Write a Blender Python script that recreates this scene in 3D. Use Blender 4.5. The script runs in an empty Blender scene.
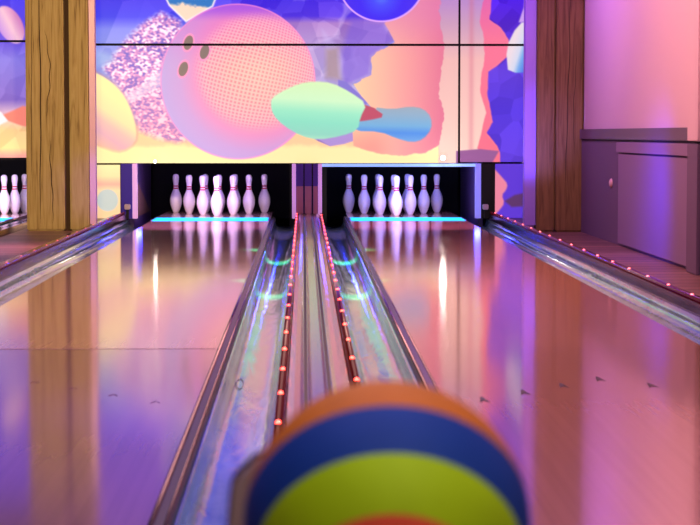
import bpy, bmesh, math, random
import numpy as np
from mathutils import Vector, Matrix, noise
random.seed(4); np.random.seed(4)
S = bpy.context.scene
C = S.collection
PI = math.pi

# ------------------------------------------------------------------ camera
F = 2000.0; W, Hh = 700, 525; CH = 0.775
pitch = math.atan(128.5 / F)
yaw = math.atan(46.0 / F * math.cos(pitch))
cd = bpy.data.cameras.new('camera'); cam = bpy.data.objects.new('camera', cd); C.objects.link(cam)
cam.location = (0, 0, CH); cam.rotation_euler = (PI/2 - pitch, 0, -yaw)
cd.sensor_width = 36; cd.lens = F / W * 36; cd.clip_start = .05; cd.clip_end = 200
cd.dof.use_dof = True; cd.dof.focus_distance = 14.5; cd.dof.aperture_fstop = 9.5
S.camera = cam
MR = cam.rotation_euler.to_matrix()
def at(px, py, Y):
    d = MR @ Vector(((px - W/2)/F, -(py - Hh/2)/F, -1))
    t = Y / d.y
    return d.x*t, CH + d.z*t            # X, z on the plane at depth Y
S.view_settings.view_transform = 'Standard'
S.view_settings.look = 'None'; S.view_settings.exposure = .42; S.view_settings.gamma = .9

def lin(c):
    return tuple(((v/255)/12.92 if v/255 <= .04045 else ((v/255+.055)/1.055)**2.4) for v in c)

# ------------------------------------------------------------------ materials
def mat(name, rgb, rough=.5, metal=0, spec=.5, emit=None, es=0, coat=0, ior=1.5, trans=0):
    m = bpy.data.materials.new(name); m.use_nodes = True
    b = m.node_tree.nodes['Principled BSDF']
    b.inputs['Base Color'].default_value = (*lin(rgb), 1)
    b.inputs['Roughness'].default_value = rough; b.inputs['Metallic'].default_value = metal
    b.inputs['Specular IOR Level'].default_value = spec; b.inputs['IOR'].default_value = ior
    b.inputs['Coat Weight'].default_value = coat
    b.inputs['Transmission Weight'].default_value = trans
    if emit:
        b.inputs['Emission Color'].default_value = (*lin(emit), 1); b.inputs['Emission Strength'].default_value = es
    return m
def N(m, t, **k):
    n = m.node_tree.nodes.new(t)
    for a, v in k.items(): setattr(n, a, v)
    return n
def L(m, a, b): m.node_tree.links.new(a, b)
def BS(m): return m.node_tree.nodes['Principled BSDF']
def coords(m, scale, kind='Object'):
    tc = N(m, 'ShaderNodeTexCoord'); mp = N(m, 'ShaderNodeMapping'); mp.inputs['Scale'].default_value = scale
    L(m, tc.outputs[kind], mp.inputs['Vector']); return mp.outputs['Vector']
def ramp(m, fac, stops):
    r = N(m, 'ShaderNodeValToRGB'); e = r.color_ramp.elements
    while len(e) < len(stops): e.new(.5)
    for el, (p, c) in zip(e, stops): el.position = p; el.color = (*lin(c), 1)
    L(m, fac, r.inputs['Fac']); return r.outputs['Color']
def noise_t(m, vec, scale, detail=4, dist=0):
    n = N(m, 'ShaderNodeTexNoise'); n.inputs['Scale'].default_value = scale
    n.inputs['Detail'].default_value = detail; n.inputs['Distortion'].default_value = dist
    L(m, vec, n.inputs['Vector']); return n.outputs['Fac']
def bump(m, h, s, d=.01):
    b = N(m, 'ShaderNodeBump'); b.inputs['Strength'].default_value = s; b.inputs['Distance'].default_value = d
    L(m, h, b.inputs['Height']); L(m, b.outputs['Normal'], BS(m).inputs['Normal'])

def wood_beam(name, c1, c2, c3):
    m = mat(name, c1, .65)
    v = coords(m, (9, 9, .55))
    f = noise_t(m, v, 3.0, 6, 1.6)
    L(m, ramp(m, f, [(.25, c3), (.42, c2), (.6, c1), (.8, c2)]), BS(m).inputs['Base Color'])
    v2 = coords(m, (30, 30, .7)); bump(m, noise_t(m, v2, 3, 5, .6), .25, .01)
    return m
M = {}
M['beam_l'] = wood_beam('amber_timber', (178, 156, 112), (164, 140, 94), (118, 92, 56))
M['beam_r'] = wood_beam('brown_timber', (132, 94, 66), (114, 78, 54), (84, 54, 38))
M['gap'] = mat('dark_gap', (66, 42, 30), .8)

def lane_mat(name, tone, near=(.62, .55, .72, 1)):
    m = mat(name, tone, .09, ior=1.7)
    tc = N(m, 'ShaderNodeTexCoord'); sp = N(m, 'ShaderNodeSeparateXYZ'); L(m, tc.outputs['Object'], sp.inputs[0])
    # board index -> tone
    mul = N(m, 'ShaderNodeMath', operation='MULTIPLY'); mul.inputs[1].default_value = 1/.0272; L(m, sp.outputs['X'], mul.inputs[0])
    fl = N(m, 'ShaderNodeMath', operation='FLOOR'); L(m, mul.outputs[0], fl.inputs[0])
    wn = N(m, 'ShaderNodeTexWhiteNoise', noise_dimensions='1D'); L(m, fl.outputs[0], wn.inputs['W'])
    v = coords(m, (30, .35, 1)); nz = noise_t(m, v, 2, 3, 0)
    a = N(m, 'ShaderNodeMath', operation='MULTIPLY_ADD'); a.inputs[1].default_value = .35; L(m, wn.outputs['Value'], a.inputs[0]); L(m, nz, a.inputs[2])
    t2 = tuple(int(x*.95) for x in tone)
    col = ramp(m, a.outputs[0], [(.3, t2), (.9, tone)])
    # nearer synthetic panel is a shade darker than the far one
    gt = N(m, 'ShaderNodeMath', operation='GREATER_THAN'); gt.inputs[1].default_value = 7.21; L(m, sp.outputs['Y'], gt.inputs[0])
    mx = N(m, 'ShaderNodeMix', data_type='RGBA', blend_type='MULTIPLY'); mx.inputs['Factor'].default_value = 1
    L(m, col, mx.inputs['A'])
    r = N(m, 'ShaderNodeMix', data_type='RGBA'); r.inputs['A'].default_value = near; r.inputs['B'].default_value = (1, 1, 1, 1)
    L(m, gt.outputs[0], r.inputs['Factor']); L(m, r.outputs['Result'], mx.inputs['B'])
    L(m, mx.outputs['Result'], BS(m).inputs['Base Color'])
    # oil: roughness wanders a little
    v3 = coords(m, (3, .5, 1)); rr = N(m, 'ShaderNodeMapRange'); rr.inputs['To Min'].default_value = .075; rr.inputs['To Max'].default_value = .115
    L(m, noise_t(m, v3, 1.5, 3), rr.inputs['Value']); L(m, rr.outputs[0], BS(m).inputs['Roughness'])
    return m
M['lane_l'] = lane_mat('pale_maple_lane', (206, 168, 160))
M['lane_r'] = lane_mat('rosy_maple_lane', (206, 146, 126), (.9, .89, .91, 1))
M['arrow'] = mat('arrow_mark', (44, 24, 34), .4)
M['arrow_faint'] = mat('arrow_faint', (150, 112, 130), .1, ior=1.8)
M['seam'] = mat('lane_joint', (150, 110, 120), .4)

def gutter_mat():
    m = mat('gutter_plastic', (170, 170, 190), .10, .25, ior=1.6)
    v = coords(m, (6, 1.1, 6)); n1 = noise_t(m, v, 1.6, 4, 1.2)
    L(m, ramp(m, n1, [(.3, (110, 150, 165)), (.7, (165, 200, 200))]), BS(m).inputs['Base Color'])  # teal put into the base colour for the reflected teal
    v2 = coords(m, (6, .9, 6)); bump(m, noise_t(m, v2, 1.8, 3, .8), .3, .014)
    return m
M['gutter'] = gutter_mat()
M['rail_dark'] = mat('rail_dark', (34, 22, 38), .28, .3)
M['rail_chrome'] = mat('rail_chrome', (170, 150, 160), .18, 1)
def metal_long(name, rgb, mt=1, ro=.13):
    m = mat(name, rgb, ro, mt)
    bump(m, noise_t(m, coords(m, (60, 1.5, 60)), 2, 4), .12, .004)
    return m
M['cap'] = metal_long('capping_metal', (196, 168, 136), .85, .16)
M['cap_rose'] = metal_long('capping_rose', (140, 92, 116))
M['groove'] = mat('capping_groove', (30, 16, 22), .5)
M['tube'] = mat('rope_tube', (62, 6, 14), .15, emit=(200, 20, 40), es=.09)
M['bulb'] = mat('rope_bulb', (255, 90, 80), .3, emit=(255, 70, 56), es=7.5)
M['bulb_p'] = mat('rope_bulb_pink', (255, 120, 130), .3, emit=(255, 105, 110), es=4)
M['silver'] = mat('brushed_silver', (160, 126, 232), .4, .15)
M['silver_l'] = mat('brushed_mauve', (215, 175, 215), .4, .1)
M['black'] = mat('black_board', (14, 10, 18), .7)
M['curtain'] = mat('pit_curtain', (8, 6, 10), .9)
M['kick'] = mat('kickback', (84, 62, 110), .5)
M['purple'] = mat('purple_post', (50, 20, 130), .45, emit=(50, 20, 150), es=.3)  # emission added to lift the purple; the post is no lamp
M['dark_post'] = mat('dark_post', (8, 6, 20), .6)
M['frame_blue'] = mat('frame_blue', (160, 150, 225), .4, emit=(130, 130, 240), es=.55)
M['frame_pink'] = mat('frame_pink', (225, 185, 225), .4, emit=(205, 150, 220), es=.45)
M['trim_cyan'] = mat('trim_cyan', (170, 200, 240), .4, emit=(150, 190, 245), es=.6)
M['cyan'] = mat('cyan_deck_glow', (40, 170, 240), .4, emit=(34, 176, 250), es=1.5)
M['white_box'] = mat('sensor_white', (220, 195, 215), .4)
M['lamp'] = mat('lamp_glow', (255, 255, 255), .3, emit=(255, 246, 236), es=70)
M['lamp_b'] = mat('lamp_body', (90, 80, 90), .4)
def pin_mat():
    m = mat('pin_white', (236, 226, 238), .22, coat=.5)
    return m
M['pin'] = pin_mat()
M['red'] = mat('pin_red', (205, 40, 84), .3)

def floor_mat():
    m = mat('slat_floor', (150, 96, 120), .35)
    tc = N(m, 'ShaderNodeTexCoord'); sp = N(m, 'ShaderNodeSeparateXYZ'); L(m, tc.outputs['Object'], sp.inputs[0])
    mul = N(m, 'ShaderNodeMath', operation='MULTIPLY'); mul.inputs[1].default_value = 1/.22; L(m, sp.outputs['Y'], mul.inputs[0])
    fr = N(m, 'ShaderNodeMath', operation='FRACT'); L(m, mul.outputs[0], fr.inputs[0])
    fl = N(m, 'ShaderNodeMath', operation='FLOOR'); L(m, mul.outputs[0], fl.inputs[0])
    wn = N(m, 'ShaderNodeTexWhiteNoise', noise_dimensions='1D'); L(m, fl.outputs[0], wn.inputs['W'])
    base = ramp(m, wn.outputs['Value'], [(0, (136, 92, 96)), (1, (168, 122, 122))])
    gp = ramp(m, fr.outputs[0], [(0, (60, 40, 50)), (.10, (60, 40, 50)), (.16, (255, 255, 255)), (1, (235, 235, 235))])
    mx = N(m, 'ShaderNodeMix', data_type='RGBA', blend_type='MULTIPLY'); mx.inputs['Factor'].default_value = 1
    L(m, base, mx.inputs['A']); L(m, gp, mx.inputs['B']); L(m, mx.outputs['Result'], BS(m).inputs['Base Color'])
    bump(m, fr.outputs[0], .2, .005)
    return m
M['slats'] = floor_mat()
def wall_mat(name, rgb, sc=60):
    m = mat(name, rgb, .7); bump(m, noise_t(m, coords(m, (1, 1, 1)), sc, 4), .12, .004); return m
M['wall'] = wall_mat('pink_plaster', (226, 190, 205))
M['wains'] = wall_mat('mauve_panel', (120, 92, 126), 90)
M['wains2'] = wall_mat('mauve_panel_light', (150, 118, 158), 90)
M['cap_wall'] = mat('dado_cap', (112, 82, 108), .5)
M['line'] = mat('dark_line', (56, 34, 60), .7)
M['ceil'] = mat('ceiling_paint', (60, 44, 80), .9)
M['approach'] = mat('approach_wood', (150, 110, 100), .2)
M['hook'] = mat('pale_fitting', (230, 180, 190), .4)

# ------------------------------------------------------------------ mesh helpers
def obj(name, bm, m, parent=None, smooth=False):
    me = bpy.data.meshes.new(name); bm.normal_update(); bm.to_mesh(me); bm.free()
    for mm in (m if isinstance(m, (list, tuple)) else [m]): me.materials.append(mm)
    if smooth:
        for p in me.polygons: p.use_smooth = True
    o = bpy.data.objects.new(name, me); C.objects.link(o)
    if parent: o.parent = parent
    return o
def box(bm, x0, x1, y0, y1, z0, z1, bev=0, mi=0):
    r = bmesh.ops.create_cube(bm, size=1)
    vs = r['verts']
    bmesh.ops.scale(bm, vec=(abs(x1-x0), abs(y1-y0), abs(z1-z0)), verts=vs)
    bmesh.ops.translate(bm, vec=((x0+x1)/2, (y0+y1)/2, (z0+z1)/2), verts=vs)
    fs = list({f for v in vs for f in v.link_faces})
    for f in fs: f.material_index = mi
    if bev:
        es = list({e for f in fs for e in f.edges})
        bmesh.ops.bevel(bm, geom=es, offset=bev, segments=2, affect='EDGES')
def extr(bm, prof, y0, y1, steps=1, closed=False, mi=0, jig=None):
    """profile of (x,z) swept along Y"""
    rows = []
    for i in range(steps+1):
        y = y0 + (y1-y0)*i/steps
        rows.append([bm.verts.new((x, y, z)) for x, z in prof])
    n = len(prof)
    for i in range(steps):
        for j in range(n if closed else n-1):
            f = bm.faces.new((rows[i][j], rows[i][(j+1) % n], rows[i+1][(j+1) % n], rows[i+1][j])); f.material_index = mi
    if closed:
        bm.faces.new(rows[0]).material_index = mi; bm.faces.new(list(reversed(rows[-1]))).material_index = mi
    bmesh.ops.recalc_face_normals(bm, faces=bm.faces)
def tag(o, label, cat, group=None, kind=None):
    o['label'] = label; o['category'] = cat
    if group: o['group'] = group
    if kind: o['kind'] = kind
    return o
def thing(name, label, cat, loc=(0, 0, 0), group=None):
    o = bpy.data.objects.new(name, None); C.objects.link(o); o.location = loc; o.empty_display_size = .1
    return tag(o, label, cat, group)
def struct(name, bm, m, parent=None, label=None, cat=None):
    o = obj(name, bm, m, parent); o['kind'] = 'structure'
    if not parent:
        o['label'] = label; o['category'] = cat
    return o
def B(*a, **k):
    bm = bmesh.new(); box(bm, *a, **k); return bm

YM = 18.4                     # plane of the mural / masking
Y0 = 1.7                      # start of the lanes
# lane edges
LL0, LL1 = -1.372, -.312      # left lane
RL0, RL1 = .408, 1.458        # right lane
NL0, NL1 = -3.71, -2.66       # neighbour lane

# ------------------------------------------------------------------ mural painting (design drawn in centimetre-like units u,v)
K = F / YM
def u2x(u): return (u - 304)/K
def v2z(v): return CH - (v - 134)/K
def vnoise(x, y, s, seed=0):
    x = x/s + seed*17.3; y = y/s + seed*9.1
    xi = np.floor(x).astype(int); yi = np.floor(y).astype(int); xf = x-xi; yf = y-yi
    def h(a, b):
        n = (a*374761393 + b*668265263 + seed*1442695) & 0x7fffffff
        n = ((n ^ (n >> 13))*1274126177) & 0x7fffffff
        return ((n ^ (n >> 16)) & 0xffff)/65535.0
    xf = xf*xf*(3-2*xf); yf = yf*yf*(3-2*yf)
    return (h(xi, yi)*(1-xf)+h(xi+1, yi)*xf)*(1-yf)+(h(xi, yi+1)*(1-xf)+h(xi+1, yi+1)*xf)*yf
def cell(x, y, s, seed=0):
    x = x/s; y = y/s; xi = np.floor(x).astype(int); yi = np.floor(y).astype(int)
    best = np.full(x.shape, 1e9); val = np.zeros(x.shape)
    for dx in (-1, 0, 1):
        for dy in (-1, 0, 1):
            a = xi+dx; b = yi+dy
            n = (a*374761393 + b*668265263 + seed*974711) & 0x7fffffff
            n = ((n ^ (n >> 13))*1274126177) & 0x7fffffff; n = n ^ (n >> 16)
            rx = (n & 0xff)/255.; ry = ((n >> 8) & 0xff)/255.; rv = ((n >> 4) & 0xff)/255.
            d = (a+rx-x)**2 + (b+ry-y)**2
            k = d < best; best = np.where(k, d, best); val = np.where(k, rv, val)
    return val, np.sqrt(best)
def sm(a, b, x):
    t = np.clip((x-a)/(b-a), 0, 1); return t*t*(3-2*t)
def smooth_poly(pts, it=2):
    for _ in range(it):
        q = []
        for i in range(len(pts)):
            a = pts[i]; b = pts[(i+1) % len(pts)]
            q += [(a[0]*.75+b[0]*.25, a[1]*.75+b[1]*.25), (a[0]*.25+b[0]*.75, a[1]*.25+b[1]*.75)]
        pts = q
    return pts
def poly(u, v, pts, soft=.6, sm_it=0):
    """soft mask of a polygon: 1 inside; also returns the signed distance"""
    if sm_it: pts = smooth_poly(pts, sm_it)
    xs = [p[0] for p in pts]; ys = [p[1] for p in pts]
    sel = (u > min(xs)-6) & (u < max(xs)+6) & (v > min(ys)-6) & (v < max(ys)+6)
    uu = u[sel]; vv = v[sel]; d2 = np.full(uu.shape, 1e9); ins = np.zeros(uu.shape, bool)
    n = len(pts)
    for i in range(n):
        ax, ay = pts[i]; bx, by = pts[(i+1) % n]
        ex, ey = bx-ax, by-ay; l2 = ex*ex+ey*ey+1e-9
        t = np.clip(((uu-ax)*ex+(vv-ay)*ey)/l2, 0, 1)
        d2 = np.minimum(d2, (uu-ax-t*ex)**2+(vv-ay-t*ey)**2)
        if ay != by:
            c = ((ay > vv) != (by > vv)) & (uu < ex*(vv-ay)/(by-ay)+ax); ins ^= c
    d = np.sqrt(d2); d = np.where(ins, d, -d)
    full = np.full(u.shape, -99.); full[sel] = d
    return np.clip(full/soft*.5+.5, 0, 1), full
def grad(t, stops):
    out = np.zeros(t.shape+(3,))
    ps = [s[0] for s in stops]
    for k in range(3): out[..., k] = np.interp(t, ps, [s[1][k] for s in stops])
    return out
def over(img, mask, col):
    col = np.asarray(col, float)
    return img*(1-mask[..., None]) + col*mask[..., None]

def paint(u, v):
    w = (vnoise(u, v, 7, 3)-.5)*4 + (vnoise(u, v, 2.5, 5)-.5)*1.6      # torn-edge wobble
    # ---- ground of violet and blue, deeper towards the top
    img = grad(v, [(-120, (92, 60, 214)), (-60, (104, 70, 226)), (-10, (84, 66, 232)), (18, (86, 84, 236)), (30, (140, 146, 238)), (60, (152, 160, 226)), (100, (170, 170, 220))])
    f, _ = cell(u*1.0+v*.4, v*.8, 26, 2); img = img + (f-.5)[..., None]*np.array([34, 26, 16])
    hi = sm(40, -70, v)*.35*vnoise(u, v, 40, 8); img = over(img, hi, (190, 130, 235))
    # lower sand strip
    img = over(img, sm(112, 132, v+w*.8), (250, 205, 158)); img = over(img, sm(143, 149, v+w*.6), (252, 232, 172))
    # ---- lilac crystals right of the ball
    cm, _ = poly(u, v, [(232, -125), (470, -125), (455, -30), (398, 8), (384, 24), (389, 32), (394, 41), (380, 50), (371, 57), (370, 75), (360, 80), (352, 84), (361, 95), (369, 102), (360, 112), (345, 143), (330, 146), (318, 141), (300, 130), (250, 120), (232, 60)])
    f, fd = cell(u*.9+v*.35, v*1.0-u*.2, 21, 7)
    cc = grad(v, [(-120, (100, 66, 222)), (0, (88, 62, 228)), (17, (100, 72, 226)), (24, (176, 136, 204)), (45, (188, 160, 212)), (90, (176, 164, 210)), (140, (166, 140, 205))])
    f2, _ = cell(u*.6-v*.5, v*.7+u*.5, 17, 9)
    cc = cc + (f-.5)[..., None]*np.array([46, 40, 22]) + (f2-.5)[..., None]*np.array([26, 30, 16])
    cc = over(cc, sm(.85, 1.05, fd*1.35)*.35, (214, 196, 236))
    img = over(img, cm, cc)
    m_, _ = poly(u, v, [(352, 20), (384, 24), (394, 41), (371, 57), (370, 75), (360, 80), (344, 86), (340, 60), (345, 40)], 3); img = over(img, m_*.6, (128, 100, 214))
    m_, _ = poly(u, v, [(322, 30), (336, 45), (344, 60), (338, 84), (350, 88), (332, 76), (327, 60)], 2); img = over(img, m_*.45, (205, 190, 235))
    m_, _ = poly(u, v, [(326, 50), (338, 48), (340, 80), (326, 78)], 3); img = over(img, m_*.8, (172, 148, 152))
    m_, _ = poly(u, v, [(338, 80), (346, 82), (358, 93), (369, 103), (362, 106), (348, 96), (338, 90)]); img = over(img, m_, (140, 128, 208))
    m_, _ = poly(u, v, [(308, 134), (330, 146), (344, 144), (356, 140), (356, 128)]); img = over(img, m_, (176, 150, 208))
    # ---- pink torn splash on the right
    pm, pd = poly(u+w*.35, v+w*.5, [(398, 8), (430, -20), (445, -125), (560, -125), (560, 170), (439, 170), (439, 146), (425, 153), (400, 156), (370, 152), (353, 145), (352, 128), (375, 112), (361, 96), (353, 84), (362, 79.5), (371, 75), (371.5, 58), (381, 50), (394, 42), (389, 32), (384, 24)])
    t = (u-352)/90; pc = grad(t, [(0, (250, 208, 166)), (.35, (244, 186, 164)), (.75, (234, 152, 158)), (1, (224, 128, 152))])
    pc = pc*(1-sm(60, 5, v)*.55)[..., None] + np.array([216, 128, 182])*(sm(60, 5, v)*.55)[..., None]
    pc = over(pc, sm(115, 150, v)*sm(400, 370, u)*.5, (250, 130, 130))
    img = over(img, pm, pc)
    # beige margin beyond the splash
    bm_ = sm(440.5, 441.7, u+w*.9+2.2*np.sin(v*.09)); bc = grad(v, [(-120, (150, 100, 210)), (0, (184, 142, 200)), (24, (200, 160, 186)), (60, (232, 186, 180)), (150, (240, 206, 190))])
    img = over(img, bm_, bc)
    img = over(img, np.exp(-((u-471)/2.6)**2)*.35, (205, 110, 130))
    # pink band and blue field of the right edge
    xa = np.interp(v, [-120, 0, 22, 40, 60, 72, 93, 113, 135, 148, 156, 170, 220], [470, 483, 479, 484, 484, 481, 480, 486, 481, 477, 486, 470, 470])
    xb = np.interp(v, [-120, 0, 20, 28, 40, 50, 58, 66, 72, 93, 122, 133, 146, 152, 220], [478, 491, 489, 500, 508, 509, 506, 497, 488, 487, 493, 487, 497, 500, 500])
    img = over(img, sm(-.6, .6, u-xa+w*.3), grad(v, [(-100, (200, 90, 190)), (0, (220, 108, 170)), (40, (236, 124, 150)), (150, (238, 120, 140))]))
    f, _ = cell(u+v*.3, v, 17, 11)
    img = over(img, sm(-.6, .6, u-xb+w*.3), grad(v, [(0, (84, 36, 224)), (24, (90, 44, 200)), (45, (92, 52, 196)), (72, (98, 66, 206)), (110, (90, 62, 216)), (160, (98, 66, 210))]) + (f-.5)[..., None]*np.array([22, 18, 30]))
    m_, _ = poly(u, v, [(456, 151), (480, 149), (499, 151), (488, 170), (456, 170)]); img = over(img, m_, (152, 98, 150))
    m_, _ = poly(u, v, [(508, 43), (514, 31), (521, 23), (560, 23), (560, 72), (515, 73), (507.5, 70), (506, 55)])
    img = over(img, m_, grad((u-512)+(v-48)*.32, [(0, (226, 214, 216)), (8, (205, 212, 224)), (13, (120, 170, 222)), (18, (90, 130, 215))]))
    m_, _ = poly(u, v, [(525, -20), (560, -20), (560, 20), (518, 23), (523, 8)]); img = over(img, m_, (196, 160, 226))
    # ---- glitter behind the ball on the left
    gm, gd = poly(u+w*.6, v+w*.6, [(104, 68), (112, 60), (122, 47), (138, 30), (150, 20), (163, 13), (182, 22), (185, 60), (185, 120), (186, 141), (178, 143), (160, 139), (140, 131), (132, 110), (120, 88)], 3)
    s1 = vnoise(u*.8+v*.5, v*1.1-u*.35, 1.9, 21); s2 = vnoise(u+v, (v-u*.5)*1.4, 3.2, 22); s3 = vnoise(u, v, 9, 23)
    gc = grad(s1*.6+s2*.4+(s3-.5)*.2, [(.22, (132, 112, 200)), (.38, (190, 136, 204)), (.5, (232, 158, 204)), (.6, (248, 206, 232)), (.72, (255, 244, 252))])
    gc = gc*(1-sm(60, 120, v)*.35)[..., None] + np.array([244, 150, 170])*(sm(60, 120, v)*.35)[..., None]
    img = over(img, gm*.92, gc)
    m_, _ = poly(u, v, [(123, 97), (140, 88), (162, 70), (163, 86), (150, 92), (128, 106)], 1.5); img = over(img, m_*.6, (236, 214, 232))
    m_, _ = poly(u, v, [(97, 50), (112, 56), (118, 62), (97, 68)], 3); img = over(img, m_*.5, (176, 200, 236))
    # ---- cream pin bottom left
    pm, pd = poly(u, v, [(85, 66), (97, 73), (108, 79), (118, 87), (126, 97), (133, 112), (137.5, 130), (136, 143), (123, 151), (111, 149), (85, 138)], .7, 1)
    cc = grad((v-118)*.8-(u-110)*.55, [(-20, (254, 234, 172)), (-4, (250, 222, 172)), (6, (236, 190, 180)), (16, (226, 176, 186)), (30, (240, 190, 160))])
    img = over(img, sm(-3.5, -.5, pd)*sm(1, 0, pd)*.4, (206, 140, 150)); img = over(img, pm, cc)
    # ---- white and turquoise pin at the top
    pm, pd = poly(u, v, [(187, 23.5), (170, 7), (160, -14), (162, -32), (176, -50), (182, -62), (178, -76), (182, -88), (194, -92), (205, -86), (207, -74), (201, -60), (206, -48), (219, -32), (222, -12), (214, 8)], .8)
    cc = over(np.zeros(u.shape+(3,))+np.array([250, 220, 196]), sm(9, 5, v+w*1.3-(u-190)*.08), (62, 128, 196)); cc = over(cc, sm(-6, -10, v), (120, 110, 220))
    cc = over(cc, sm(2.5, .8, pd), (252, 236, 240)); img = over(img, pm, cc)
    # ---- big ball
    r = np.hypot(u-238.5, v-82); R = 77.2
    bc = grad(np.hypot(u-258, v-74), [(0, (248, 192, 176)), (26, (248, 180, 172)), (48, (246, 164, 180)), (62, (232, 156, 196)), (78, (206, 166, 214)), (102, (190, 172, 222)), (120, (186, 180, 226))])
    bc = over(bc, sm(70, 20, v)*.35, (230, 110, 200)); bc = over(bc, sm(24, 8, v)*.75, (160, 84, 226))
    a = math.radians(-14); gu = ((u-262)*math.cos(a)-(v-70)*math.sin(a)); gv = ((u-262)*math.sin(a)+(v-70)*math.cos(a))
    q = 1+ (r/R)**2*.35
    g1 = np.abs(((gu*q/4.1) % 1)-.5)*2; g2 = np.abs(((gv*q/4.1) % 1)-.5)*2
    line = np.maximum(sm(.55, .95, g1), sm(.55, .95, g2))
    dots = sm(.55, .15, g1)*sm(.55, .15, g2)
    reg = sm(58, 44, np.hypot((u-258)*.86, (v-72)*.93))
    bc = over(bc, line*reg*.62, (255, 222, 205)); bc = over(bc, dots*reg*.55, (226, 112, 128))
    for (hx, hy) in ((189.3, 43.5), (205.3, 52.5), (184.2, 69.5)):
        th = math.radians(18); ex = (u-hx)*math.cos(th)+(v-hy)*math.sin(th); ey = -(u-hx)*math.sin(th)+(v-hy)*math.cos(th)
        e = np.hypot(ex/4.3, ey/7.3)
        bc = over(bc, sm(1.4, 1.22, e), (252, 160, 200)); bc = over(bc, sm(1.08, .94, e), (142, 124, 118))
    ang = np.arctan2(v-82, u-238.5)
    bc = over(bc, sm(R-1.8, R-.8, r)*.6, (250, 150, 210)); 
    img = over(img, sm(R+.4, R-.4, r), bc)
    # ---- blue ball at the top
    r = np.hypot(u-381, v+21.6); bc = grad(np.hypot(u-381, v+2), [(0, (96, 130, 246)), (9, (80, 84, 242)), (22, (74, 52, 236)), (60, (92, 60, 224))])
    bc = over(bc, sm(42.4, 43.4, r), (222, 170, 246)); img = over(img, sm(45, 44.2, r), bc)
    # ---- mint pin with blue head
    m_, _ = poly(u, v, [(352, 112), (365, 105), (374, 108), (388, 117), (372, 124), (354, 124)]); img = over(img, m_, (192, 92, 112))
    pm, pd = poly(u, v, [(372, 107), (392, 109.5), (410, 106.5), (423, 108.5), (431, 117), (431.5, 129), (423, 139.5), (412, 142.5), (397, 138.5), (380, 131.5), (354, 131), (353, 122), (368, 120.5), (386, 116.5)], .7, 1)
    t = (v-106)+(u-400)*-.02
    cc = grad(t, [(0, (160, 176, 186)), (10, (146, 178, 200)), (20, (124, 178, 214)), (27, (92, 150, 222)), (37, (126, 176, 222))])
    img = over(img, pm, cc)
    pm, pd = poly(u, v, [(270.5, 103), (273, 97), (285, 90), (300, 83.5), (315, 81.5), (332, 83), (350, 92), (367, 104), (360, 118), (358, 130), (342, 136), (318, 140), (301, 136), (284, 126), (273, 115)], .7, 1)
    cc = grad(v-(u-310)*.06, [(82, (212, 240, 186)), (100, (206, 242, 198)), (112, (160, 230, 196)), (122, (146, 222, 194)), (134, (150, 214, 192)), (141, (182, 232, 196))])
    img = over(img, pm, cc)
    # ---- neighbour's picture beyond the left pillar
    nm = sm(62, 60, u)
    f, fd = cell(u+v*.3+40, v*.9, 15, 31)
    nc = grad(v, [(-120, (96, 64, 220)), (0, (84, 70, 232)), (40, (104, 80, 214)), (60, (140, 128, 222)), (100, (146, 118, 204)), (112, (226, 190, 214)), (130, (250, 206, 150)), (148, (252, 216, 150)), (156, (240, 160, 150))]) + (f-.5)[..., None]*np.array([30, 28, 22])
    img2 = nc
    th = math.radians(-28); ex = (u-13)*math.cos(th)+(v-26)*math.sin(th); ey = -(u-13)*math.sin(th)+(v-26)*math.cos(th)
    img2 = over(img2, sm(1.05, .95, np.hypot(ex/12, ey/20)), grad(ex, [(-12, (196, 150, 226)), (0, (240, 196, 214)), (12, (206, 130, 190))]))
    m_, _ = poly(u, v, [(0, 117), (12, 112), (25, 106), (40, 110), (40, 128), (24, 126), (10, 121)]); img2 = over(img2, m_, (240, 140, 124))
    m_, _ = poly(u, v, [(-20, 108), (3, 112), (10, 121), (0, 126), (-20, 124)]); img2 = over(img2, m_, (248, 236, 240))
    img = img*(1-nm[..., None]) + img2*nm[..., None]
    # ---- lower side panels
    lo = (v > 163.5)
    m1 = lo & (u < 200)
    c = grad(v, [(163, (252, 234, 176)), (176, (252, 222, 170)), (184, (244, 180, 160)), (190, (250, 216, 172)), (215, (248, 206, 160))])
    c = over(c, sm(1.05, .95, np.hypot((u-108)/10.5, (v-200)/11)), (196, 204, 200))
    img = np.where(m1[..., None], c, img)
    m2 = lo & (u > 480)
    c = np.zeros(u.shape+(3,))+np.array([98, 62, 206])
    p_, _ = poly(u, v, [(485, 160), (494, 168), (503, 178), (508, 184), (506.5, 190), (502, 195), (505, 203), (500, 210), (496, 214), (485, 216)], .8, 1); c = over(c, p_, (226, 136, 160))
    p_, _ = poly(u, v, [(505, 201), (515, 195), (530, 192), (530, 206), (512, 207)], 1); c = over(c, p_, (96, 58, 110))
    img = np.where(m2[..., None], c, img)
    return np.clip(img, 0, 255)

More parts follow.
